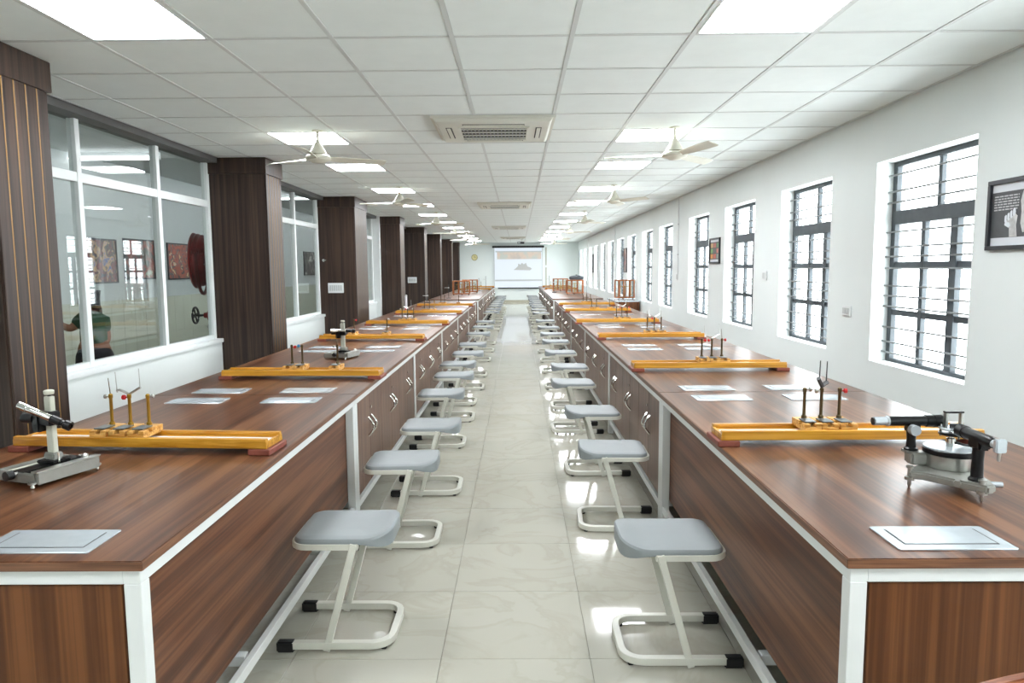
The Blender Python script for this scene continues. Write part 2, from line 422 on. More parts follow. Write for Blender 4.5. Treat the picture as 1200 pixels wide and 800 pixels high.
struct(MB().box(-3.25, -3.02, 15.5, 15.62, 0, ZC).build('door_jamb', 'white_frame', bevel=.003), 'white jamb between glass door and fourth pillar')['label']

# ------------------------------------------------------------------ corridor contents
def framed(name, label, x, y0, y1, z0, z1, mat, face=1, cat='picture', group=None, fw=.022, mat_border=0):
    o = thing(name, label, cat, (x, (y0+y1)/2, z0), 0, group); h = (y1-y0)/2; H = z1-z0; d = .02*face
    fr = MB()
    fr.box(0, d, -h, h, 0, fw); fr.box(0, d, -h, h, H-fw, H); fr.box(0, d, -h, -h+fw, fw, H-fw); fr.box(0, d, h-fw, h, fw, H-fw)
    fr.build('frame', 'picture_frame', o)
    MB().box(0, d*.5, -h+fw, h-fw, fw, H-fw).build('print', mat, o)
    return o
framed('framed_poster', 'colourful red and blue framed poster on corridor wall, leftmost behind the glass', XC, 9.1, 9.87, 1.36, 1.96, 'poster_a')
framed('framed_poster', 'grey-green framed poster on corridor wall, between the two colourful ones', XC, 10.05, 10.9, 1.40, 1.99, 'poster_b')
framed('framed_poster', 'orange framed poster partly hidden behind the red hose reel', XC, 11.3, 12.4, 1.38, 1.97, 'poster_c')
framed('framed_poster', 'dark framed poster on corridor wall between second and third pillars', XC, 18.5, 19.5, 1.38, 2.0, 'poster_d')
# tube light battens in the corridor
def batten(loc, label):
    o = thing('tube_light', label, 'tube light', loc, 0, 'corridor tube lights')
    MB().box(-.62, .62, -.03, .03, -.05, 0).build('batten', 'white_frame', o, .004)
    for s in (-1, 1):
        MB().cyl((-.59, s*.035, -.075), (.59, s*.035, -.075), .014, n=10).build('tube', 'tube_glow', o)
        for e in (-1, 1): MB().box(e*.59, e*.61, s*.035-.016, s*.035+.016, -.092, -.03).build('end_cap', 'white_steel', o)
for y, lb in ((9.0, 'twin white tube light in the corridor, nearest behind the glass'), (4.0, 'twin tube light in the corridor left of the near pillar'), (14.2, 'twin tube light in the corridor behind the third pillar'), (19.5, 'twin tube light far down the corridor'), (25.5, 'twin tube light at the far end of the corridor')):
    batten((-5.1 if y == 9.0 else -4.6, y, 3.0), lb)
# hose reel behind pillar two
hr = thing('hose_reel', 'red fire hose reel mounted behind second pillar, seen through glass', 'hose reel', (-3.30, 7.76, 1.63), .2)
for x in (-.05, -.22): MB().lathe([(.02, x-.012), (.285, x-.014), (.30, x-.004), (.30, x+.004), (.285, x+.014), (.02, x+.012)], n=32, axis='x').build('flange', 'hose_red', hr)
MB().cyl((.09, 0, 0), (-.26, 0, 0), .035).build('axle', 'hose_dark', hr)
hp = []
for i in range(5*28):
    q = 2*PI*i/28; rr = .245+.012*(i//56); hp.append((-.09-.021*(i/28), math.cos(q)*rr, math.sin(q)*rr))
MB().tube(hp, .022, 8).build('hose', 'hose_red', hr)
MB().tube([(-.15, math.cos(q)*.27, math.sin(q)*.33-.03) for q in [PI*.9+PI*1.2*k/16 for k in range(17)]], .018, 8).build('loose_hose', 'hose_dark', hr)
MB().box(-.02, 0, -.1, .1, -.14, .14).build('bracket', 'hose_red', hr)
hv = thing('hydrant_valve', 'red hydrant valve with black handwheel below the hose reel', 'valve', (-3.2, 7.62, 1.04))
MB().lathe([(.09, 0), (.09, -.03), (.05, -.035), (.05, -.11), (.065, -.12), (.065, -.15), (.03, -.16), (.03, -.2)], n=20, axis='x').build('body', 'hose_red', hv)
MB().cyl((-.2, 0, 0), (-.32, 0, 0), .012).build('spindle', 'iron_dark', hv)
wh = MB().tube([(-.3, math.cos(2*PI*k/20)*.075, math.sin(2*PI*k/20)*.085) for k in range(20)], .012, 6, True)
for k in range(4): wh.cyl((-.3, 0, 0), (-.3, math.cos(PI/2*k+.4)*.075, math.sin(PI/2*k+.4)*.085), .008, n=6)
wh.build('handwheel', 'iron_dark', hv)
MB().cyl((-.09, 0, -.03), (-.15, -.02, -.14), .032, .028).build('outlet', 'steel', hv)
MB().tube([(-.02, .03, .08), (-.015, .05, .2), (-.02, .03, .34)], .006, 6).build('chain', 'steel', hv)

# ------------------------------------------------------------------ person behind the glass
def person():
    o = thing('person', 'person in green top and dark trousers bending behind the glass partition', 'person', (-3.63, 5.98, 0), 2.1)
    def skin(name, mat, V, E, R, root, parent, lvl=2):
        me = bpy.data.meshes.new(name); me.from_pydata(V, E, []); ob = bpy.data.objects.new(name, me); COL.objects.link(ob); ob.parent = parent
        ob.modifiers.new('skin', 'SKIN').use_smooth_shade = True
        ob.modifiers.new('sub', 'SUBSURF').levels = lvl; ob.modifiers['sub'].render_levels = lvl
        for v, rr in zip(me.skin_vertices[0].data, R): v.radius = rr if isinstance(rr, tuple) else (rr, rr)
        for i, v in enumerate(me.skin_vertices[0].data): v.use_root = i == root
        me.materials.append(MATS[mat]); return ob
    # body: one continuous skinned figure leaning over, one arm reaching out to the side; clothes are children
    V = [(0,0,.88),(.03,0,.95),(.10,0,1.03),(.18,0,1.11),(.23,.01,1.145),(.27,.02,1.20),(.29,.02,1.25),
         (.15,.09,1.10),(.14,.17,1.03),(.12,.25,1.08),(.11,.29,1.11),
         (.20,-.08,1.08),(.22,-.10,.92),(.24,-.03,.84),(.25,.0,.80),
         (0,.075,.80),(.02,.08,.45),(-.02,.08,.07),(.10,.09,.035),
         (0,-.075,.80),(.03,-.09,.45),(.0,-.09,.07),(.12,-.10,.035)]
    E = [(0,1),(1,2),(2,3),(3,4),(4,5),(5,6),(3,7),(7,8),(8,9),(9,10),(3,11),(11,12),(12,13),(13,14),(0,15),(15,16),(16,17),(17,18),(0,19),(19,20),(20,21),(21,22)]
    R = [.10,.09,.095,.085,.045,.078,.07,.045,.038,.028,.026,.045,.038,.028,.026,.075,.055,.038,.034,.075,.055,.038,.034]
    skin('body', 'skin', V, E, R, 0, o)
    skin('hair', 'hair_black', [(.25,.01,1.235),(.285,.015,1.27),(.23,.01,1.20)], [(0,1),(0,2)], [.085,.075,.07], 0, o)
    skin('shirt', 'shirt_green', [(0,0,.87),(.03,0,.95),(.10,0,1.03),(.18,0,1.11),(.215,.005,1.13),(.15,.09,1.10),(.143,.15,1.05),(.20,-.08,1.08),(.216,-.095,.97)], [(0,1),(1,2),(2,3),(3,4),(3,5),(5,6),(3,7),(7,8)], [.115,.112,.115,.105,.07,.066,.058,.066,.056], 0, o)
    skin('trousers', 'trousers_dark', [(0,0,.90),(0,0,.83),(0,.075,.76),(.02,.08,.45),(-.02,.08,.09),(0,-.075,.76),(.03,-.09,.45),(.0,-.09,.09)], [(0,1),(1,2),(2,3),(3,4),(1,5),(5,6),(6,7)], [.112,.12,.09,.07,.056,.09,.07,.056], 0, o)
    hm = [(.11,.29,1.11),(.105,.335,1.135), (.10,.385,1.165),(.10,.405,1.16), (.09,.39,1.15),(.088,.412,1.14), (.085,.385,1.135),(.082,.405,1.125), (.085,.375,1.12),(.08,.392,1.11), (.12,.325,1.165),(.122,.345,1.185)]
    skin('hand', 'skin', hm, [(0,1),(1,2),(2,3),(1,4),(4,5),(1,6),(6,7),(1,8),(8,9),(1,10),(10,11)], [.026,.03,.01,.008,.01,.008,.01,.008,.009,.007,.011,.009], 0, o, 2)
person()

# ------------------------------------------------------------------ ceiling fittings
def light_proto():
    fr = MB()
    fr.box(.012,.588,.012,.024,-.002,.012); fr.box(.012,.588,.576,.588,-.002,.012); fr.box(.012,.024,.024,.576,-.002,.012); fr.box(.576,.588,.024,.576,-.002,.012)
    return fr.mesh('frame', 'white_steel'), MB().box(.024,.576,.024,.576,.001,.008).mesh('diffuser', 'panel_glow', smooth=False)
lf, ld = light_proto()
for j, row in enumerate(LIGHT_ROWS):
    for i, side in ((-2, 'left'), (3, 'right')):
        o = thing('ceiling_light', 'square white LED ceiling panel, %s the camera in the %s row' % (ORD[j-2]+' ahead of' if j > 1 else ORD[1-j]+' behind', side), 'ceiling light', (GX+.6*i, GZ+.6*row, ZC), 0, 'LED panels in the ceiling')
        obj('frame', lf, o); obj('diffuser', ld, o)
# cassette air conditioners
def cassette(loc, label, rz):
    o = thing('air_conditioner', label, 'air conditioner', loc, rz, 'ceiling cassette air conditioners')
    h = .475
    MB().prism([(-h,-h),(h,-h),(h,h),(-h,h)], -.02, 0).build('casing', 'ac_white', o, .006)
    m = MB(); a, b = .455, .43
    m.add([(-a,-a,-.02),(a,-a,-.02),(a,a,-.02),(-a,a,-.02),(-b,-b,-.045),(b,-b,-.045),(b,b,-.045),(-b,b,-.045)], [(0,3,2,1),(4,5,6,7),(0,1,5,4),(1,2,6,5),(2,3,7,6),(3,0,4,7)])
    m.build('panel', 'ac_white', o, .005)
    MB().box(-.26,.26,-.25,.25,-.049,-.044).build('grille_back', 'ac_grille', o)
    for i in range(4):
        y = -.19+.127*i; MB().box(-.26,.26,y-.011,y+.011,-.055,-.049).build('grille_slat', 'ac_white', o)
    for i in range(17):
        x = -.24+.03*i; MB().box(x-.004,x+.004,-.25,.25,-.0535,-.0495).build('grille_rib', 'plate_edge', o)
    fr = MB(); fr.box(-.28,.28,-.27,-.25,-.056,-.044); fr.box(-.28,.28,.25,.27,-.056,-.044); fr.box(-.28,-.26,-.25,.25,-.056,-.044); fr.box(.26,.28,-.25,.25,-.056,-.044)
    fr.build('grille_frame', 'ac_white', o, .002)
    for s in (-1, 1):
        MB().box(-.24,.24,s*.33-.02,s*.33+.02,-.0475,-.044).build('vent_slot', 'ac_grille', o)
        MB().box(-.235,.235,s*.33-.012,s*.33+.02,-.054,-.0475).build('louver', 'ac_white', o, .002)
        MB().box(s*.355-.024,s*.355+.024,-.22,.22,-.0475,-.044).build('vent_slot', 'ac_grille', o)
        MB().box(s*.355-.015,s*.355+.015,-.215,.215,-.054,-.0475).build('louver', 'ac_white', o, .002)
for k, (x, y) in enumerate(((-.19, 5.93), (-.24, 12.95), (-.25, 19.9), (-.19, 26.7))):
    cassette((x, y, ZC-.0008), ['large cream ceiling cassette air conditioner nearest the camera','second cream ceiling cassette air conditioner along the aisle','third ceiling cassette air conditioner down the aisle','farthest ceiling cassette air conditioner, before the projection screen'][k], .012 if k == 0 else 0)
# ceiling fans
def fan_proto():
    o = thing('ceiling_fan', '', 'ceiling fan', (0,0,ZC), 0, 'cream ceiling fans')
    MB().lathe([(.045, 0), (.045, -.008), (.012, -.014), (.012, -.02)]).build('ceiling_rose', 'fan_cream', o)
    MB().cyl((0,0,-.01), (0,0,-.13), .011).build('rod', 'fan_cream', o)
    MB().lathe([(.012, -.075), (.018, -.09), (.074, -.185), (.078, -.193), (.072, -.195)]).build('canopy', 'fan_cream', o)
    MB().lathe([(.05, -.195), (.085, -.2), (.102, -.212), (.106, -.228), (.098, -.242), (.06, -.252), (.045, -.262), (.0, -.264)], n=28).build('motor', 'fan_cream', o)
    bl = MB(); bl.v = []; prof = [(.09,.018),(.16,.03),(.3,.045),(.45,.054),(.55,.053),(.58,.04)]
    for z in (.003, -.003):
        for r, hw in prof: bl.v += [(r, -hw, z-.225+.012), (r, hw, z-.225-.012)]
    n = len(prof)
    for i in range(n-1):
        a, c = 2*i, 2*n+2*i
        bl.f += [(a, a+1, a+3, a+2), (c, c+2, c+3, c+1), (a, a+2, c+2, c), (a+1, c+1, c+3, a+3)]
    bl.f += [(0, 2*n, 2*n+1, 1), (2*n-2, 2*n-1, 4*n-1, 4*n-2)]
    me = bl.mesh('blade', 'fan_cream')
    for k in range(3): obj('blade', me, o, (0,0,0), (0,0,2*PI*k/3))
    return o
fan0 = fan_proto(); first = True
for s, xs in (('left', -1.66), ('right', 1.30)):
    for k, y in enumerate((6.0, 10.07, 14.55, 18.65, 22.9, 27.0)):
        lab = 'cream three-blade ceiling fan, %s from the camera in the %s row' % (ORD[k], s)
        rz = [.52, .95, .4, 1.3, .7, .2][k] + (.3 if s == 'right' else 0)
        if first: fan0.location = (xs, y, ZC); fan0.rotation_euler = (0,0,rz); fan0['label'] = lab; first = False
        else: dup(fan0, (xs + (.05 if s == 'right' and k else 0), y, ZC), rz, lab)

# ------------------------------------------------------------------ lab tables
TW, TL, TH = 1.19, 2.36, .80
def handle_mesh(s):
    return MB().tube([(-s*.034*math.sin(PI*k/10), 0, -.06+.12*k/10) for k in range(11)], .0065, 8).mesh('handle', 'chrome')
def table(s, y, plain_front, front_end, far_end, label):
    xe = -.945 if s < 0 else .81; d = 1 if s > 0 else -1
    o = thing('lab_table', label, 'lab table', (xe, y, 0), 0, 'brown laboratory tables')
    X = lambda u: d*u
    def bx(m, u0, u1, y0, y1, z0, z1): return m.box(X(u0), X(u1), y0, y1, z0, z1)
    wt = bx(MB(), 0, TW, .0008, TL-.0008, TH-.025, TH).build('worktop', 'laminate_top', o, .0025)
    eb = MB(); bx(eb, -.0012, .0, .001, TL-.001, TH-.0245, TH-.002)
    if front_end: bx(eb, 0, TW, -.0012, .0005, TH-.0245, TH-.002)
    eb.build('edge_band', 'edge_band', wt)
    fr = MB()
    for u0, u1 in ((.012, .056), (TW-.056, TW-.012)):
        bx(fr, u0, u1, .012 if front_end else 0, TL, .735, .775)
    bx(fr, .056, TW-.056, 0.012 if front_end else 0, .05, .735, .775); bx(fr, .056, TW-.056, TL-.05, TL, .735, .775)
    fr.build('apron_frame', 'white_steel', o, .0015, 1)
    for u0, u1 in ((.012, .056), (TW-.056, TW-.012)):
        bx(MB(), u0, u1, .012 if front_end else 0, .055, 0, .735).build('leg', 'white_steel', o, .002, 1)
        if plain_front: bx(MB(), u0, u1, TL-.055, TL, 0, .735).build('leg', 'white_steel', o, .002, 1)
        elif far_end: bx(MB(), u0, u1, TL-.05, TL, 0, .735).build('leg', 'white_steel', o, .002, 1)
        bx(MB(), u0+.004, u1-.014, .055, TL-.055, .10, .14).build('foot_rail', 'white_steel', o, .002, 1)
    for yy in (.0, .66, 1.66): bx(MB(), .05, TW-.05, yy+.056, yy+.096, .10, .138).build('cross_bar', 'white_steel', o, .002, 1)
    if plain_front:
        for u in (.056, TW-.074): bx(MB(), u, u+.018, .055, TL-.055, .175, .735).build('side_panel', 'laminate_side', o, .002, 1)
    else:
        bx(MB(), .041, TW-.06, .01, TL-.01, .16, .734).build('cabinet_body', 'laminate_door', o)
        bx(MB(), TW-.06, TW-.04, .055, TL-.055, .165, .734).build('back_panel', 'laminate_side', o)
        hm = handle_mesh(d); span = (TL-.055-.004)/6
        dm = bx(MB(), .022, .040, .0015, span-.0015, .162, .733).mesh('door', 'laminate_door', .0015, 1)
        lk = MB().cyl((X(.022), 0, 0), (X(.014), 0, 0), .009, n=10).mesh('lock', 'chrome')
        for k in range(6):
            dr = obj('door', dm, o, (0, .057+span*k, 0))
            obj('handle', hm, dr, (X(.022), span-.045 if k % 2 == 0 else .045, .52))
            if k % 2 == 1: obj('lock', lk, dr, (0, .03, .635))
    if front_end:
        bx(MB(), .066, TW-.066, .022, .040, .145, .729).build('end_panel', 'laminate_front', o, .002, 1)
        bx(MB(), .06, TW-.06, .03, .05, .10, .14).build('end_rail', 'white_steel', o, .002, 1)
    if far_end: bx(MB(), .066, TW-.066, TL-.04, TL-.022, .145, .73).build('end_panel', 'laminate_front', o)
    return o
for s, nm in ((-1, 'left'), (1, 'right')):
    for k in range(6):
        if k == 0: lab = 'nearest brown lab table with plain side panel, %s of the aisle' % nm
        else: lab = 'brown lab table with cupboard doors, %s from the camera on the %s' % (ORD[k], nm)
        table(s, 1.69+TL*k, k == 0, k == 0, k == 5, lab)
    for k in range(5):
        table(s, 16.75+TL*k, False, k == 0, k == 4, 'brown lab table in the far row, %s after the gap on the %s' % (ORD[k], nm))

# flush power boxes in the worktops
pm = MB().prism([(-.147,-.08),(.147,-.08),(.152,-.075),(.152,.075),(.147,.08),(-.147,.08),(-.152,.075),(-.152,-.075)], 0, .004).mesh('plate', 'plate_metal', .001, 1)
lm = MB().box(-.118,.118,-.045,.055,.004,.0052).mesh('lid', 'plate_metal', .0008, 1)
gm = MB().add([], []); gm.box(-.122,.122,-.049,-.0455,.0041,.0046); gm.box(-.122,-.1185,-.049,.058,.0041,.0046); gm.box(.1185,.122,-.049,.058,.0041,.0046)
gm = gm.mesh('groove', 'black_plastic')
for s, nm in ((-1, 'left'), (1, 'right')):
    cols = (-1.785, -1.262) if s < 0 else (1.114, 1.625)
    for ci, x in enumerate(cols):
        aisle = (ci == 1) if s < 0 else (ci == 0)
        n = 0
        for k in range(6):
            for e in (0, 1):
                if k == 0 and e == 0 and not aisle: n += 1; continue
                y = 1.69+TL*k + (.13 if e == 0 else TL-.19)
                if k > 3: continue
                o = thing('power_box', 'flat metal power box in the %s tables, %s from the camera on the %s side' % (nm, ORD[n], 'aisle' if aisle else ('glass' if s < 0 else 'window')), 'power box', (x, y, TH), 0, 'metal power boxes set in the tables')
                obj('plate', pm, o); obj('lid', lm, o); obj('groove', gm, o); n += 1

# ------------------------------------------------------------------ stools
def stool_proto():
    """aisle side is +x; seat reaches over towards -x (the table)"""
    o = thing('stool', '', 'stool', (0,0,0), 0, 'grey cantilever stools')
    # seat shell: rounded rectangle, rolled over at +x
    def outline(inset, n=6):
        pts = []
        for cx, cy, r, a0 in ((.095, -.07, .105, -PI/2), (.095, .07, .105, 0), (-.13, .115, .06, PI/2), (-.13, -.115, .06, PI)):
            for k in range(n+1):
                q = a0+PI/2*k/n; pts.append((cx+(r-inset)*math.cos(q), cy+(r-inset)*math.sin(q)*1.0))
        return pts
    def zt(x, y): return .468 + .022*max(0, (x-.08)/.12)**2*1.0*(1 if x > .06 else 0) - .008*max(0, 1-((x+.02)/.13)**2)*max(0, 1-(y/.15)**2)
    def zb(x): return .445 - .026*max(0, min(1, (x-.07)/.11))**1.2
    rings = []
    for ins, dz, top in ((.075, 0, 1), (.04, 0, 1), (.018, -.001, 1), (.006, -.005, 1), (0, -.014, 1), (0, 0, 0), (.012, -.004, 0)):
        rg = []
        for x, y in outline(min(ins, .058)):
            if ins > .058: x, y = x*.55, y*.5
            rg.append((x, y, (zt(x, y)+dz) if top else zb(x)+dz))
        rings.append(rg)
    m = MB(); n = len(rings[0]); m.v = [p for r in rings for p in r]
    for i in range(len(rings)-1): m.f += [(i*n+k, i*n+(k+1)%n, (i+1)*n+(k+1)%n, (i+1)*n+k) for k in range(n)]
    m.f += [tuple(range(n)), tuple((len(rings)-1)*n+k for k in range(n-1,-1,-1))]
    m.build('seat', 'seat_plastic', o)
    # seat frame: U tube under the table side of the seat
    arc = lambda cx, cy, r, a0, a1, z, n=5: [(cx+r*math.cos(a0+(a1-a0)*k/n), cy+r*math.sin(a0+(a1-a0)*k/n), z) for k in range(n+1)]
    p = [(.075, -.165, .432)] + arc(-.13, -.105, .06, -PI/2, -PI, .432) + arc(-.13, .105, .06, PI, PI/2, .432) + [(.075, .165, .432)]
    MB().tube(p, .0125, sq=True).build('seat_frame', 'stool_steel', o, .002, 1)
    MB().box(.0, .03, -.155, .155, .42, .442).build('cross_bar', 'stool_steel', o)
    # legs from front end of the frame back down to the base
    for s in (-1, 1):
        MB().tube([(.058, s*.168, .444), (-.064, s*.168, .002)], .0135, sq=True).build('leg', 'stool_steel', o, .002, 1)
    base = [(-.20, -.168, .026)] + arc(.115, -.093, .075, -PI/2, 0, .026) + arc(.115, .093, .075, 0, PI/2, .026) + [(-.20, .168, .026)]
    MB().tube(base, .0145, sq=True).build('base_tube', 'stool_steel', o, .002, 1)
    for s in (-1, 1):
        MB().prism([(-.262, s*.168-.018), (-.19, s*.168-.018), (-.19, s*.168+.018), (-.262, s*.168+.018)], 0, .044).build('end_cap', 'black_plastic', o, .006)
        MB().box(.152, .174, s*.148-.012, s*.148+.012, 0, .018).build('floor_pad', 'black_plastic', o, .003)
    return o
st0 = stool_proto(); first = True
LS = [2.69,3.72,4.62,5.87,6.91,7.75,8.75,9.82,11.47,12.8,14.12,17.26,18.52,19.97,21.1,22.2,23.2,24.3,25.3,26.3,27.3]
LX = [-.715,-.655,-.605,-.675,-.66,-.69,-.65,-.66,-.67,-.66,-.68]
RS = [2.57,3.95,5.06,6.39,7.48,8.79,10.15,11.32,12.6,14.21,16.74,18.05,19.26,20.3,21.4,22.4,23.5,24.5,25.5,26.5,27.5]
RX = [.585,.55,.545,.505,.55,.53,.54,.55,.54,.55,.53]
for nm, ys, xs, d in (('left', LS, LX, -1), ('right', RS, RX, 1)):
    for k, y in enumerate(ys):
        x = xs[k] if k < len(xs) else (-.67 if d < 0 else .535)+random.uniform(-.02, .02)
        rz = random.uniform(-.05, .05) if k > 0 else 0
        if d > 0: rz += PI
        lab = 'grey-seated cantilever stool, %s from the camera along the %s tables' % (ORD[k], nm)
        if first: st0.location = (x, y+.168, 0); st0['label'] = lab; first = False
        else: dup(st0, (x, y+.168, 0), rz, lab)

# ------------------------------------------------------------------ optical benches
BL, BD = 1.05, .155
bm_ = {}
bm_['front_rail'] = MB().box(0, BL, 0, .024, .024, .062).mesh('side_rail', 'bench_yellow', .002, 1)
bm_['back_rail'] = MB().box(0, BL, BD-.022, BD, .024, .062).mesh('side_rail', 'bench_yellow', .002, 1)
bm_['bed'] = MB().box(.002, BL-.002, .024, BD-.022, .026, .045).mesh('bed', 'bench_yellow', .001, 1)
bm_['scale'] = MB().box(.01, BL-.01, .028, .10, .045, .0465).mesh('scale_strip', 'scale_white')
bm_['end'] = MB().box(-.002, .010, .0, BD, .024, .050).mesh('end_piece', 'bench_yellow', .001, 1)
bm_['foot'] = MB().box(-.018, .07, -.012, BD+.008, 0, .024).mesh('foot', 'red_foot', .003, 1)
def rider_block():
    m = MB(); m.box(-.034, .034, .012, .15, .056, .072); m.box(-.034, -.012, .012, .05, .072, .086); m.box(.012, .034, .012, .05, .072, .086); m.box(-.034, .034, .075, .15, .072, .088)
    return m.mesh('rider', 'rider_wood', .0015, 1)
bm_['rider'] = rider_block()
bm_['tab'] = MB().box(-.026, .02, .03, .10, .088, .093).mesh('clamp_plate', 'plate_edge', .001, 1)
for c in ('brass', 'dark_brass'):
    bm_['rod_'+c] = MB().lathe([(.011, .088), (.011, .10), (.0065, .106), (.0065, .20), (.0085, .204), (.0085, .216), (.004, .22)], (0, .11, 0), 12).mesh('rod', c)
bm_['needle'] = MB().cyl((0, .11, .21), (-.006, .11, .285), .0022, .0012, 6).mesh('needle', 'dark_brass')
f_ = MB().tube([(-.052, .11, .232), (-.04, .11, .236), (-.018, .11, .228), (0, .11, .218), (.018, .11, .228), (.045, .11, .244), (.052, .11, .246)], .005, 6)
f_.cyl((-.05, .11, .225), (-.054, .11, .31), .0022, .0014, 6); f_.cyl((.05, .11, .24), (.048, .11, .325), .0022, .0014, 6)
bm_['fork'] = f_.mesh('fork', 'steel')
f_ = MB().tube([(-.028, .08, .262), (-.012, .095, .24), (.0, .11, .225), (.02, .13, .232), (.034, .14, .236)], .009, 6)
f_.cyl((-.022, .085, .25), (-.02, .085, .335), .003, .002, 6); f_.cyl((.028, .135, .235), (.03, .135, .325), .003, .002, 6)
bm_['clamp'] = f_.mesh('fork', 'iron_dark')
bm_['knob'] = MB().lathe([(.003, 0), (.003, -.010), (.009, -.012), (.009, -.02), (.004, -.022)], (0, 0, 0), 10, 'x').mesh('knob', 'steel')
for c in ('red_knob', 'blue_knob'):
    bm_[c] = MB().lathe([(.003, 0), (.003, -.008), (.010, -.012), (.010, -.022), (.005, -.025)], (0, 0, 0), 10, 'x').mesh('knob', c)
def bench(x, y, rz, riders, label):
    o = thing('optical_bench', label, 'optical bench', (x, y, TH), rz, 'yellow optical benches')
    for k, n in (('front_rail','side_rail'),('back_rail','side_rail'),('bed','bed'),('scale','scale_strip'),('end','end_piece')): obj(n, bm_[k], o)
    obj('end_piece', bm_['end'], o, (BL-.008, 0, 0))
    obj('foot', bm_['foot'], o); obj('foot', bm_['foot'], o, (BL-.052, 0, 0))
    for rx, kind, col in riders:
        r = obj('rider', bm_['rider'], o, (rx, 0, 0)); obj('clamp_plate', bm_['tab'], r)
        rod = obj('rod', bm_['rod_'+('brass' if col == 'b' else 'dark_brass')], r)
        if kind == 'n': obj('needle', bm_['needle'], r); obj('knob', bm_['knob'], r, (-.006, .11, .208))
        if kind == 'N': obj('needle', bm_['needle'], r); obj('knob', bm_['red_knob'], r, (.006, .11, .208), (0, 0, PI))
        if kind == 'f': obj('fork', bm_['fork'], r); obj('knob', bm_['red_knob'], r, (-.006, .11, .205))
        if kind == 'c': obj('fork', bm_['clamp'], r); obj('knob', bm_['knob'], r, (-.006, .11, .205))
        if kind == 'p': obj('knob', bm_['knob'], r, (.006, .11, .212), (0, 0, PI))
        if kind == 'r': obj('knob', bm_['red_knob'], r, (.006, .11, .205), (0, 0, PI))
        if kind == 'u': obj('knob', bm_['blue_knob'], r, (-.006, .11, .212))
    return o
LB = [(-2.04, 2.775, -.07, [(.35,'n','b'),(.43,'f','b'),(.51,'p','b')]),
      (-1.975, 4.63, -.03, [(.44,'r','d'),(.51,'u','d'),(.75,'n','d')]),
      (-2.02, 7.11, -.03, [(.33,'r','d'),(.67,'p','d')]),
      (-1.965, 9.06, -.03, [(.45,'n','d'),(.52,'f','d'),(.60,'n','d')]),
      (-1.965, 11.25, -.03, [(.45,'p','d'),(.53,'n','d'),(.61,'p','b')]),
      (-1.93, 13.45, -.03, [(.44,'p','d'),(.51,'n','d'),(.78,'p','d')])]
RB = [(.815, 2.8, .0, [(.37,'p','d'),(.44,'c','d'),(.515,'r','d')]),
      (.80, 4.87, -.01, [(.49,'r','d'),(.56,'f','d'),(.63,'N','d')]),
      (.805, 7.07, -.01, [(.50,'n','d'),(.57,'f','d'),(.64,'n','d')]),
      (.745, 9.06, -.01, [(.52,'n','d'),(.59,'f','d'),(.66,'N','d')]),
      (.76, 11.44, 0, [(.43,'p','d'),(.51,'n','d'),(.72,'p','d')]),
      (.775, 13.46, 0, [(.46,'p','d'),(.53,'n','d'),(.60,'p','d')])]
for nm, lst in (('left', LB), ('right', RB)):
    for k, (x, y, rz, rd) in enumerate(lst): bench(x, y, rz, rd, 'yellow wooden optical bench with uprights, %s from the camera on the %s tables' % (ORD[k], nm))
for nm, x in (('left', -2.0), ('right', .9)):
    for k, y in enumerate((23.9, 26.9)):
        bench(x+.02*k, y, 0, [(.3,'p','d'),(.55,'n','d')], 'yellow optical bench on the %s far table, %s the balance cases' % (nm, ['just behind', 'farthest behind'][k]))

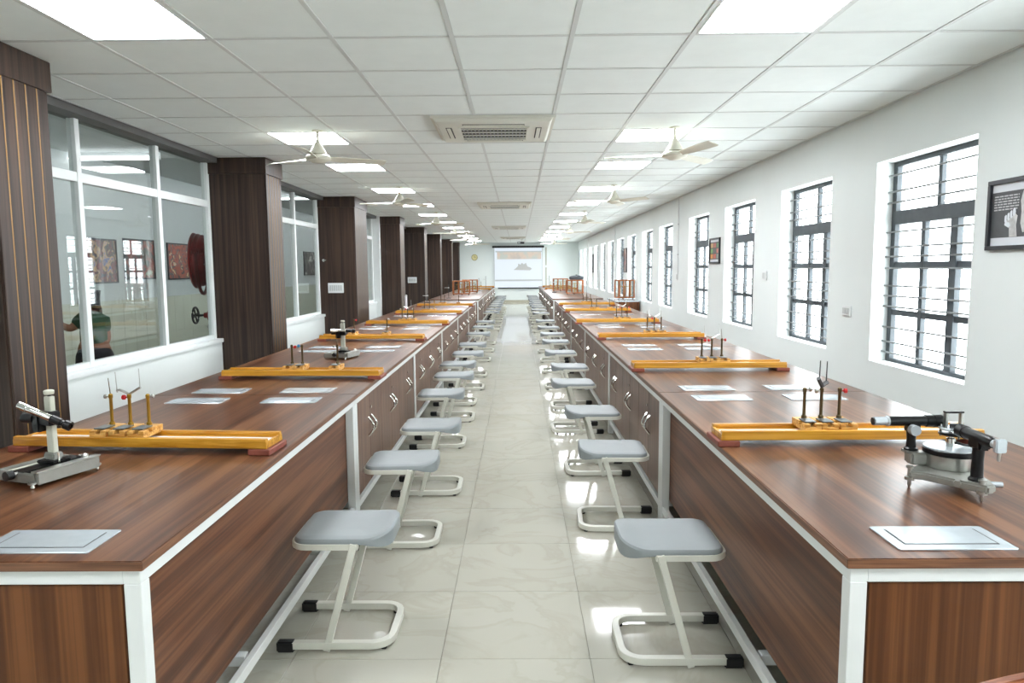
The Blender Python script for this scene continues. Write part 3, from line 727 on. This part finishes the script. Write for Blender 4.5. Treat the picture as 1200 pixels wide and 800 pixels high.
# ------------------------------------------------------------------ travelling microscopes
def microscope(loc, rz, tilt, label):
    """x: across, y: along the rail (away), origin under front right corner"""
    o = thing('travelling_microscope', label, 'microscope', loc, rz, 'travelling microscopes')
    b = MB().prism([(-.005, 0), (0, .0), (0, .235), (-.012, .235), (-.012, .012), (-.20, .0), (-.20, -.01)], .018, .05) if 0 else MB()
    b.box(-.014, 0, 0, .235, .012, .052); b.box(-.21, -.014, .0, .014, .012, .046); b.box(-.21, -.196, .014, .235, .012, .046); b.box(-.196, -.014, .221, .235, .012, .046)
    b.build('base', 'cast_grey', o, .003)
    MB().box(-.196, -.014, .014, .221, .03, .036).build('bed', 'ivory_metal', o)
    MB().box(-.135, -.075, .004, .231, .036, .048).build('slide', 'black_paint', o, .002)
    MB().box(-.028, .0, -.004, .24, .052, .057).build('scale_bar', 'steel', o, .001, 1)
    MB().cyl((-.105, -.02, .042), (-.105, .25, .042), .006).build('lead_screw', 'steel', o)
    MB().cyl((-.105, -.035, .042), (-.105, -.012, .042), .016).build('screw_knob', 'black_plastic', o)
    for x, y in ((-.02, -.006), (-.02, .238), (-.19, .1)): MB().lathe([(.004, 0), (.007, .004), (.005, .012), (.014, .016), (.014, .022)], (x, y, 0), 12).build('levelling_screw', 'steel', o)
    MB().box(-.14, -.06, .10, .17, .048, .060).build('carriage', 'black_paint', o, .003)
    MB().box(-.125, -.075, .115, .155, .060, .085).build('carriage_clamp', 'cast_grey', o, .005)
    MB().cyl((-.055, .12, .056), (-.055, .12, .09), .004).build('clamp_screw', 'chrome', o)
    MB().lathe([(.012, 0), (.012, .01), (.005, .014)], (-.03, .2, .055), 12).build('magnifier', 'steel', o)
    c = MB(); c.box(-.115, -.085, .125, .145, .07, .285); c.box(-.121, -.115, .129, .141, .07, .28); c.build('column', 'ivory_metal', o, .002)
    MB().cyl((-.10, .135, .285), (-.10, .135, .292), .006).build('column_neck', 'black_plastic', o)
    MB().lathe([(.015, .292), (.017, .296), (.017, .304), (.013, .307)], (-.10, .135, 0), 16).build('top_knob', 'ivory_metal', o)
    hz = .215
    MB().box(-.135, -.068, .105, .15, hz-.03, hz+.018).build('tube_carrier', 'black_paint', o, .004)
    MB().box(-.152, -.117, .10, .14, hz-.055, hz+.008).build('rack_block', 'black_paint', o, .004)
    t = Matrix.Translation((-.09, .10, hz+.01)) @ Matrix.Rotation(tilt, 4, 'Y') @ Matrix.Rotation(.28, 4, 'Z')
    k = MB().lathe([(.011, -.092), (.0135, -.09), (.0135, -.06), (.012, -.058), (.012, .05), (.011, .052)], n=18, axis='x'); k.xf(t); k.build('tube', 'chrome', o)
    k = MB().lathe([(.012, .03), (.014, .032), (.014, .068), (.011, .07), (.011, .08), (.017, .084), (.017, .104), (.009, .106), (.009, .1)], n=18, axis='x'); k.xf(t); k.build('eyepiece', 'black_paint', o)
    MB().cyl((-.15, .11, hz-.008), (-.185, .10, hz-.006), .016, .019, 14).build('focus_knob', 'black_plastic', o)
    return o
microscope((-1.606, 2.285, TH), -.33, .42, 'travelling microscope with silver tilted tube at the near left table corner')
microscope((-1.375, 5.63, TH), -.2, .03, 'travelling microscope with level tube behind the second left optical bench')

# ------------------------------------------------------------------ spectrometer
def spectrometer():
    o = thing('spectrometer', 'black and silver prism spectrometer on the near right table', 'spectrometer', (1.428, 2.31, TH))
    feet = [(-.155, -.045), (-.02, -.20), (.12, .12)]
    b = MB().prism([(-.165, -.06), (-.13, -.075), (-.045, -.19), (-.02, -.225), (.012, -.215), (.03, -.17), (.07, .02), (.14, .11), (.125, .14), (.04, .09), (-.06, .05), (-.15, -.025)], .03, .056)
    b.build('tribrach_base', 'cast_grey', o, .006)
    for x, y in feet: MB().lathe([(.003, 0), (.006, .008), (.006, .022), (.015, .024), (.015, .034), (.007, .036), (.007, .062), (.012, .064), (.012, .07)], (x, y, 0), 14).build('levelling_screw', 'steel', o)
    MB().lathe([(.074, .056), (.076, .06), (.076, .098), (.072, .1)], n=40).build('drum', 'steel', o)
    MB().lathe([(.078, .1), (.081, .102), (.081, .116), (.078, .118)], n=40).build('scale_ring', 'black_paint', o)
    MB().lathe([(.079, .118), (.079, .121), (.07, .123)], n=40).build('scale_disc', 'plate_metal', o)
    MB().lathe([(.014, .12), (.014, .15), (.008, .152), (.008, .172)], n=16).build('spindle', 'chrome', o)
    MB().tube([(.01, 0, .135), (.05, -.03, .13), (.078, -.04, .125)], .004, 6).build('vernier_arm', 'black_paint', o)
    for z in (.162, .18): MB().lathe([(.04, z), (.042, z+.001), (.042, z+.005), (.04, z+.006)], (.005, 0, 0), 30).build('prism_table', 'plate_metal' if z > .17 else 'black_paint', o)
    for k in range(3):
        q = 2*PI*k/3+.5; MB().cyl((.005+.034*math.cos(q), .034*math.sin(q), .155), (.005+.034*math.cos(q), .034*math.sin(q), .195), .004, n=8).build('table_screw', 'chrome', o)
    for x in (-.02, .03): MB().box(x-.004, x+.004, -.008, .008, .186, .235).build('prism_post', 'steel', o, .001, 1)
    MB().box(-.025, .035, -.009, .009, .235, .241).build('prism_bridge', 'black_paint', o, .001, 1)
    MB().prism([(-.012, -.008), (.022, -.008), (.005, .012)], .187, .2).build('prism_holder', 'black_paint', o)
    # collimator on the left
    MB().box(-.125, -.04, .0, .05, .058, .10).build('collimator_bracket', 'cast_grey', o, .006)
    MB().box(-.135, -.085, .02, .06, .094, .102).build('collimator_shelf', 'cast_grey', o, .004)
    MB().lathe([(.022, .102), (.022, .108), (.016, .112), (.014, .14), (.017, .165)], (-.108, .04, 0), 18).build('collimator_pillar', 'black_paint', o)
    MB().box(-.127, -.085, .022, .058, .16, .2).build('collimator_saddle', 'black_paint', o, .006)
    MB().lathe([(.0165, -.19), (.0165, -.065), (.02, -.063), (.02, -.04), (.0215, -.038), (.0215, -.012), (.012, -.01)], (-.0, .04, .2), 22, 'x').build('collimator_tube', 'black_paint', o)
    MB().lathe([(.011, -.238), (.0145, -.236), (.0145, -.196), (.0175, -.194), (.0175, -.188)], (0, .04, .2), 22, 'x').build('slit_sleeve', 'plate_metal', o)
    MB().lathe([(.0125, -.241), (.0125, -.236)], (0, .04, .2), 22, 'x').build('slit_plate', 'black_plastic', o)
    MB().cyl((-.115, .022, .175), (-.115, .0, .175), .0175, n=22).build('focus_knob', 'plate_metal', o)
    # telescope towards the camera
    MB().lathe([(.024, .056), (.024, .062), (.018, .068), (.016, .12), (.018, .16)], (-.012, -.16, 0), 20).build('telescope_pillar', 'black_paint', o)
    MB().box(-.03, .008, -.19, -.13, .155, .195).build('telescope_saddle', 'black_paint', o, .006)
    ta = Matrix.Translation((-.012, -.16, .19)) @ Matrix.Rotation(-.05, 4, 'Z')
    def tl(prof, nm, mt):
        m = MB().lathe(prof, n=22, axis='y'); m.xf(ta); m.build(nm, mt, o)
    tl([(.012, .105), (.021, .103), (.021, .07), (.0185, .068), (.0185, -.055), (.014, -.075), (.012, -.078)], 'telescope_tube', 'black_paint')
    tl([(.012, -.07), (.0135, -.072), (.0135, -.094), (.01, -.096)], 'eyepiece_sleeve', 'plate_metal')
    m = MB().box(-.016, .016, -.112, -.094, -.02, .02); m.xf(ta); m.build('eyepiece_block', 'plate_metal', o, .003)
    m = MB().cyl((.0, -.10, -.02), (.0, -.10, -.046), .006, .004); m.xf(ta); m.build('eyepiece_screw', 'steel', o)
    MB().box(.028, .052, -.17, -.155, .04, .05).build('tangent_screw', 'cast_grey', o, .003)
    MB().cyl((.02, -.17, .047), (.055, -.18, .047), .009, n=12).build('fine_adjuster', 'plate_metal', o)
    MB().cyl((-.06, -.145, .048), (-.075, -.165, .046), .011, n=6).build('clamp_nut', 'cast_grey', o)
    return o
spectrometer()

# ------------------------------------------------------------------ balance cases and far table items
def balance_case(loc, rz, label, w=.47, d=.30, h=.37, z0=.028):
    o = thing('balance_case', label, 'balance case', loc, rz, 'glazed wooden balance cases')
    for x in (-w/2+.03, 0, w/2-.03): MB().lathe([(.014, 0), (.012, z0)], (x, -.1 if x else .1, 0), 10).build('foot', 'black_plastic', o)
    MB().box(-w/2, w/2, -d/2, d/2, z0, z0+.03).build('base_board', 'case_wood', o, .003)
    MB().box(-w/2, w/2, -d/2, d/2, z0+h-.028, z0+h).build('top_board', 'case_wood', o, .003)
    for sx in (-1, 1):
        for sy in (-1, 1): MB().box(sx*(w/2-.028), sx*w/2, sy*(d/2-.028), sy*d/2, z0+.03, z0+h-.028).build('corner_post', 'case_wood', o, .002, 1)
    for sy in (-1, 1):
        for x in (-w/6, w/6): MB().box(x-.012, x+.012, sy*(d/2-.022), sy*(d/2-.002), z0+.03, z0+h-.028).build('glazing_bar', 'case_wood', o)
        for a, b in ((-w/2+.028, -w/6-.012), (-w/6+.012, w/6-.012), (w/6+.012, w/2-.028)): MB().box(a, b, sy*(d/2-.014), sy*(d/2-.011), z0+.03, z0+h-.028).build('pane', 'clear_glass', o, smooth=False)
    for sx in (-1, 1): MB().box(sx*(w/2-.014), sx*(w/2-.011), -d/2+.028, d/2-.028, z0+.03, z0+h-.028).build('pane', 'clear_glass', o, smooth=False)
    MB().cyl((0,0,z0+.03), (0,0,z0+.28), .008, n=8).build('balance_pillar', 'brass', o)
    bb = MB().box(-.15, .15, -.004, .004, z0+.262, z0+.275)
    for sx in (-1, 1):
        bb.cyl((sx*.145, 0, z0+.265), (sx*.145, 0, z0+.09), .002, n=5); bb.lathe([(.045, z0+.082), (.05, z0+.09), (.045, z0+.086)], (sx*.145, 0, 0), 14)
    bb.build('balance_beam', 'brass', o)
    return o
balance_case((-1.56, 19.4, TH), 0, 'glazed wooden balance case, nearest on the left far table')
balance_case((-1.46, 21.3, TH), .1, 'glazed wooden balance case behind the nearest one on the left')
balance_case((1.53, 19.4, TH), 0, 'glazed wooden balance case with a dark bundle on its lid, right far table')
balance_case((1.30, 22.0, TH), -.1, 'glazed wooden balance case farther down the right far table')
bagm = MB(); bagm.lathe([(.05, 0), (.15, .004), (.175, .04), (.16, .09), (.08, .115), (.02, .125), (.02, .14)], n=20)
bagm.v = [(x*1.15, y*.6, z) for x, y, z in bagm.v]
tag(bagm.build('dark_bundle', 'grey_bag', loc=(1.58, 19.4, TH+.398)), 'dark grey soft bundle lying on the right balance case', 'bundle')
# side cabinet beside the window wall with a balance case on top
sc = thing('side_cabinet', 'low brown cabinet standing between right tables and window wall', 'cabinet', (2.38, 15.55, 0))
MB().box(-.26, .27, .0, 1.3, 0.04, .77).build('body', 'laminate_front', sc, .003); MB().box(-.27, .28, -.01, 1.31, .77, .795).build('cabinet_top', 'plate_metal', sc, .003)
MB().box(-.24, .25, .02, 1.28, 0, .04).build('plinth', 'black_plastic', sc)
for k in range(3): 
    dr = MB().box(-.276, -.26, .01+.43*k, .42+.43*k, .06, .75).build('door', 'laminate_side', sc, .002, 1); MB().cyl((-.276, .38+.43*k, .5), (-.3, .38+.43*k, .5), .008, n=8).build('knob', 'chrome', dr)
balance_case((2.44, 16.35, .795), PI/2*.12, 'glazed wooden balance case on the low cabinet by the windows', .40, .28, .42)
def stand(loc, h, label, red=False):
    o = thing('retort_stand', label, 'stand', loc, 0, 'small metal stands on the tables')
    MB().box(-.06, .06, -.04, .06, 0, .014).build('base', 'iron_dark', o, .003)
    MB().cyl((0, .02, .014), (0, .02, h), .006, n=8).build('rod', 'iron_dark', o)
    MB().box(-.014, .014, .004, .03, h*.72, h*.72+.03).build('boss', 'steel', o, .002)
    MB().cyl((0, 0, h*.72+.015), (-.10, -.01, h*.72+.015), .005, n=8).build('arm', 'steel', o)
for loc, h, lb in (((-1.72, 17.4, TH), .34, 'dark metal stand at the front of the left far table'), ((-1.28, 22.9, TH), .42, 'dark metal stand behind the left balance cases'), ((-1.15, 24.9, TH), .46, 'tall metal stand between the left far optical benches'),
                   ((1.05, 20.9, TH), .4, 'dark metal stand beside the right balance case'), ((1.08, 24.9, TH), .46, 'tall metal stand between the right far optical benches'), ((1.66, 17.3, TH), .4, 'dark metal stand at the front of the right far table'),
                   ((-1.93, 15.0, TH), .2, 'dark metal stand at the far end of the near left tables')): stand(loc, h, lb)
bt = thing('measuring_cylinder', 'white upright cylinder on the left tables beside the fifth optical bench', 'cylinder', (-2.03, 12.75, TH))
MB().lathe([(.035, 0), (.036, .008), (.022, .014), (.022, .23), (.024, .236), (.018, .236)], n=18).build('tube', 'scale_white', bt)
MB().lathe([(.025, .236), (.025, .25), (.01, .254)], n=14).build('stopper', 'switch_grey', bt)

# ------------------------------------------------------------------ wall items, right side
def wall_picture_bw():
    o = thing('framed_photo', 'black-and-white framed photograph of a hand nearest on the window wall', 'picture', (XR, 3.68, 1.60))
    W, H = .82, .385; h = W/2; fw = .024
    fr = MB(); fr.box(-.025, 0, -h, h, 0, fw); fr.box(-.025, 0, -h, h, H-fw, H); fr.box(-.025, 0, -h, -h+fw, fw, H-fw); fr.box(-.025, 0, h-fw, h, fw, H-fw)
    fr.build('frame', 'picture_frame', o, .002, 1)
    MB().box(-.008, 0, -h+fw, h-fw, fw, H-fw).build('mount', 'mat_white', o)
    MB().box(-.0095, -.008, -h+fw, h-fw, .068, H-.068).build('print', 'photo_dark', o)
    # hand: forearm, fist and knuckles as low relief print shapes; y runs to the camera = right in view
    def blob(pts, nm, mt, d=.0108):
        m = MB(); n = len(pts); m.add([(-.0095, y, z) for y, z in pts]+[(-d, y, z) for y, z in pts], [tuple(range(n)), tuple(range(2*n-1, n-1, -1))]+[(k, (k+1)%n, (k+1)%n+n, k+n) for k in range(n)]); return m.build(nm, mt, o, smooth=False)
    blob([(.232, .07), (.236, .12), (.258, .145), (.25, .175), (.2, .2), (.175, .18), (.182, .13), (.172, .07)], 'printed_hand', 'hand_grey')
    for k in range(4):
        cy, cz = .264-.021*k, .168+.011*k
        blob([(cy+.0115*math.cos(2*PI*j/8), cz+.022*math.sin(2*PI*j/8)) for j in range(8)], 'printed_finger', 'mat_white', .0116)
        blob([(cy+.0125, cz-.02), (cy+.0125, cz+.02), (cy+.0095, cz+.02), (cy+.0095, cz-.02)], 'printed_crease', 'photo_dark', .0119)
    blob([(.272, .135), (.268, .152), (.235, .148), (.225, .13), (.24, .12)], 'printed_thumb', 'mat_white', .0121)
    blob([(.13, .09), (.15, .14), (.145, .2), (.155, .26), (.14, .31), (.06, .315), (.0, .28), (-.02, .2), (.02, .1)], 'printed_face', 'hand_grey')
    for k in range(6):
        z = .293-.0145*k; y = h-fw-.02
        while y > .175:
            l = random.uniform(.014, .034); MB().box(-.0102, -.0095, max(.17, y-l), y, z-.0035, z+.0035).build('printed_text', 'text_grey', o, smooth=False); y -= l+.007
wall_picture_bw()
def stamp_picture():
    o = thing('framed_chart', 'dark framed chart of small coloured pictures between two windows', 'picture', (XR, 9.72, 1.565))
    W, H = .50, .34; h = W/2; fw = .03
    H = .345
    fr = MB(); fr.box(-.022, 0, -h, h, 0, .022); fr.box(-.022, 0, -h, h, H-.022, H); fr.box(-.022, 0, -h, -h+fw, .022, H-.022); fr.box(-.022, 0, h-fw, h, .022, H-.022)
    fr.build('frame', 'picture_frame', o, .002, 1)
    MB().box(-.008, 0, -h+fw, h-fw, .022, H-.022).build('mount', 'mat_white', o)
    MB().box(-.0095, -.008, -h+fw, h-fw, .055, H-.055).build('print', 'photo_dark', o)
    for i in range(3):
        for j in range(3):
            y = h-fw-.025-.145*i; z = .068+.073*(2-j); MB().box(-.011, -.0095, y-.115, y, z, z+.06).build('stamp', 'stamp_%d' % (3*j+i), o, smooth=False)
stamp_picture()
framed('framed_chart', 'grey framed chart on a pier far along the window wall', XR, 17.55, 18.05, 1.4, 2.0, 'poster_b', -1)
framed('framed_chart', 'dark framed chart on the pier near the end of window wall', XR, 25.3, 25.65, 1.35, 2.0, 'poster_d', -1)
def socket(loc, w, h, label, n=2):
    o = thing('switch_plate', label, 'switch', loc, 0, 'switch plates on the window wall')
    MB().box(-.012, 0, -w/2, w/2, -h/2, h/2).build('plate', 'switch_white', o, .003)
    for k in range(n): MB().box(-.016, -.012, -w/2+.02+k*(w-.03)/n, -w/2+.01+(k+1)*(w-.03)/n, -h/2+.018, h/2-.018).build('rocker', 'switch_grey', o, .0015, 1)
socket((XR, 5.79, 1.155), .15, .085, 'white socket plate between first and second windows in view')
socket((XR, 7.74, 1.42), .13, .10, 'white switch plate between second and third windows in view')
socket((XR, 12.0, 1.36), .09, .12, 'small white switch box at the foot of wall conduit')
for k, y in enumerate((11.95, 19.75, 27.45)):
    o = thing('cable_conduit', 'thin white cable conduit running down the window wall, %s from camera' % ORD[k], 'conduit', (XR, y, 1.42), 0, 'conduits on the window wall')
    MB().box(-.016, 0, -.013, .013, 0, ZC-1.42).build('channel', 'switch_white', o, .002, 1)
    for z in (.3, .8): MB().box(-.019, 0, -.019, .019, z, z+.02).build('clip', 'switch_grey', o, .001, 1)

# switch plates on the pillars
def pillar_plate(loc, label):
    o = thing('switch_board', label, 'switch', loc, 0, 'switch boards on the pillars')
    MB().box(-.125, .125, -.014, 0, -.08, .08).build('plate', 'switch_white', o, .004)
    for k in range(6): MB().box(-.1+.034*k, -.072+.034*k, -.019, -.014, -.045, .045).build('rocker', 'switch_grey', o, .0015, 1)
pillar_plate((-2.92, 11.32, 1.23), 'white switch board on the front of the third pillar')
pillar_plate((-2.94, 19.64, 1.22), 'white switch board on the front of the fifth pillar')
lg = thing('door_stop', 'small chrome fitting high on the front of the third pillar', 'fitting', (-3.10, 11.32, 1.67))
MB().cyl((0, 0, 0), (0, -.02, 0), .022, n=14).build('rosette', 'chrome', lg); MB().cyl((0, -.02, 0), (.05, -.035, 0), .009, n=8).build('peg', 'chrome', lg)

# ------------------------------------------------------------------ far wall: screen, clock, projector
def screen():
    o = thing('projection_screen', 'white pull-down projection screen with projected page on the far wall', 'projection screen', (0, Y1-.10, 0))
    MB().box(-1.16, 1.15, -.05, .08, 2.43, 2.52).build('case', 'black_plastic', o, .01)
    MB().box(-1.09, 1.08, -.004, 0, .66, 2.43).build('fabric', 'screen_glow', o, smooth=False)
    for s in (-1.09, 1.055): MB().box(s, s+.025, -.0055, -.004, .66, 2.43).build('border', 'switch_grey', o, smooth=False)
    MB().cyl((-.92, -.003, .64), (.92, -.003, .64), .026, n=12).build('bottom_bar', 'black_plastic', o)
    MB().box(-.95, 1.02, -.0052, -.0042, 1.93, 2.24).build('projected_photo', 'screen_photo', o, smooth=False)
    MB().box(-1.02, 1.05, -.0052, -.0042, 2.24, 2.29).build('projected_toolbar', 'screen_grey', o, smooth=False)
    MB().box(-1.05, 1.05, -.0052, -.0042, .95, 1.02).build('projected_taskbar', 'screen_grey', o, smooth=False)
    P = [(-.22,1.45),(-.12,1.52),(-.02,1.62),(.0,1.74),(.08,1.68),(.16,1.76),(.24,1.70),(.34,1.76),(.40,1.60),(.52,1.56),(.60,1.50),(.52,1.43),(.1,1.44)]
    n = len(P); m = MB(); m.add([(x, -.0055, z) for x, z in P]+[(x, -.0042, z) for x, z in P], [tuple(range(n)), tuple(range(2*n-1, n-1, -1))]+[(k, (k+1)%n, (k+1)%n+n, k+n) for k in range(n)])
    m.build('projected_instrument', 'screen_grey2', o, smooth=False)
emit('screen_glow', (228, 240, 252), .74); emit('screen_grey', (204, 214, 218), .5); emit('screen_grey2', (205, 210, 208), .5)  # projected light is put into the screen's emission, the projector casts none
def screen_photo():
    m, N, L, b = new_mat('screen_photo'); g = N.new('ShaderNodeNewGeometry'); n = N.new('ShaderNodeTexNoise'); n.inputs['Scale'].default_value = 2.2; L.new(g.outputs['Position'], n.inputs['Vector'])
    r = ramp(N, [(.35, lin((206, 196, 186))), (.5, lin((240, 214, 190))), (.65, lin((208, 216, 206)))]); L.new(n.outputs['Fac'], r.inputs['Fac'])
    b.inputs['Base Color'].default_value = (.2, .2, .2, 1); L.new(r.outputs['Color'], b.inputs['Emission Color']); b.inputs['Emission Strength'].default_value = .55
screen_photo(); screen()
for nm_ in ('screen_glow', 'screen_grey', 'screen_grey2', 'screen_photo'): MATS[nm_].node_tree.nodes['Principled BSDF'].inputs['Roughness'].default_value = .9
for nm_ in ('screen_glow', 'screen_grey', 'screen_grey2'): MATS[nm_].node_tree.nodes['Principled BSDF'].inputs['Base Color'].default_value = (.2, .2, .2, 1)
ck = thing('wall_clock', 'round yellowish wall clock left of the projection screen', 'clock', (-1.96, Y1, 2.02))
MB().lathe([(.13, -.0), (.14, -.02), (.13, -.03), (.115, -.03)], n=28, axis='y').build('rim', 'clock_rim', ck); MB().lathe([(.118, -.02), (.118, -.031)], n=28, axis='y').build('face', 'clock_face', ck)
MB().box(-.005, .005, -.036, -.032, -.01, .07).build('hand', 'black_plastic', ck); MB().box(-.01, .05, -.036, -.032, -.005, .005).build('hand', 'black_plastic', ck)
pj = thing('projector', 'small dark projector hanging from the ceiling before the screen', 'projector', (.1, 28.4, ZC))
MB().cyl((.05, 0, 0), (.05, 0, -.10), .014).build('mount_rod', 'steel', pj); MB().lathe([(.05, 0), (.05, -.01)], (.05, 0, 0)).build('ceiling_plate', 'steel', pj)
MB().box(-.14, .14, -.11, .11, -.18, -.10).build('body', 'iron_dark', pj, .012); MB().cyl((.06, .11, -.14), (.06, .13, -.14), .03).build('lens', 'black_paint', pj); MB().box(-.12, -.02, -.112, -.11, -.16, -.12).build('vent', 'switch_grey', pj)
cd = thing('screen_cable', 'pale vertical cable trunking at the right edge of the screen', 'cable', (1.24, Y1, .75))
MB().box(-.025, .025, -.02, 0, 0, 1.7).build('trunking', 'skirting', cd, .002, 1); MB().box(-.03, .03, -.024, 0, .8, .9).build('joint_box', 'switch_white', cd, .002, 1)

# ------------------------------------------------------------------ wooden chair at the bottom right corner
def chair():
    o = thing('wooden_chair', 'wooden chair with curved back rail in front of the right table', 'chair', (1.12, 1.12, 0))
    pts = 14; m = MB(); top = []; 
    for i in range(pts+1):
        t = -1+2*i/pts; x = .27*t; y = .16+.02*(1-t*t); zt = .752-.036*abs(t)**1.5; zb = .67-.01*t*t
        top.append((x, y, zb, zt))
    for x, y, a, b in top: m.v += [(x, y-.012, a), (x, y-.012, b), (x, y+.012, b), (x, y+.012, a)]
    for i in range(pts):
        k = 4*i; m.f += [(k+j, k+(j+1)%4, k+4+(j+1)%4, k+4+j) for j in range(4)]
    m.f += [(0,1,2,3), (4*pts+3, 4*pts+2, 4*pts+1, 4*pts)]
    m.build('crest_rail', 'chair_wood', o, .004)
    for s in (-1, 1):
        MB().tube([(s*.2, .14, .68), (s*.2, .16, .45), (s*.2, .19, 0)], .018, 8).build('back_leg', 'chair_wood', o)
        MB().tube([(s*.2, -.24, .43), (s*.2, -.25, 0)], .018, 8).build('front_leg', 'chair_wood', o)
    for k in range(5): MB().tube([(-.12+.06*k, .135, .68), (-.12+.06*k, .17, .45)], .009, 6).build('spindle', 'chair_wood', o)
    MB().prism([(-.22,-.27),(.22,-.27),(.24,-.22),(.22,.2),(-.22,.2),(-.24,-.22)], .425, .455).build('seat', 'chair_wood', o, .008)
chair()
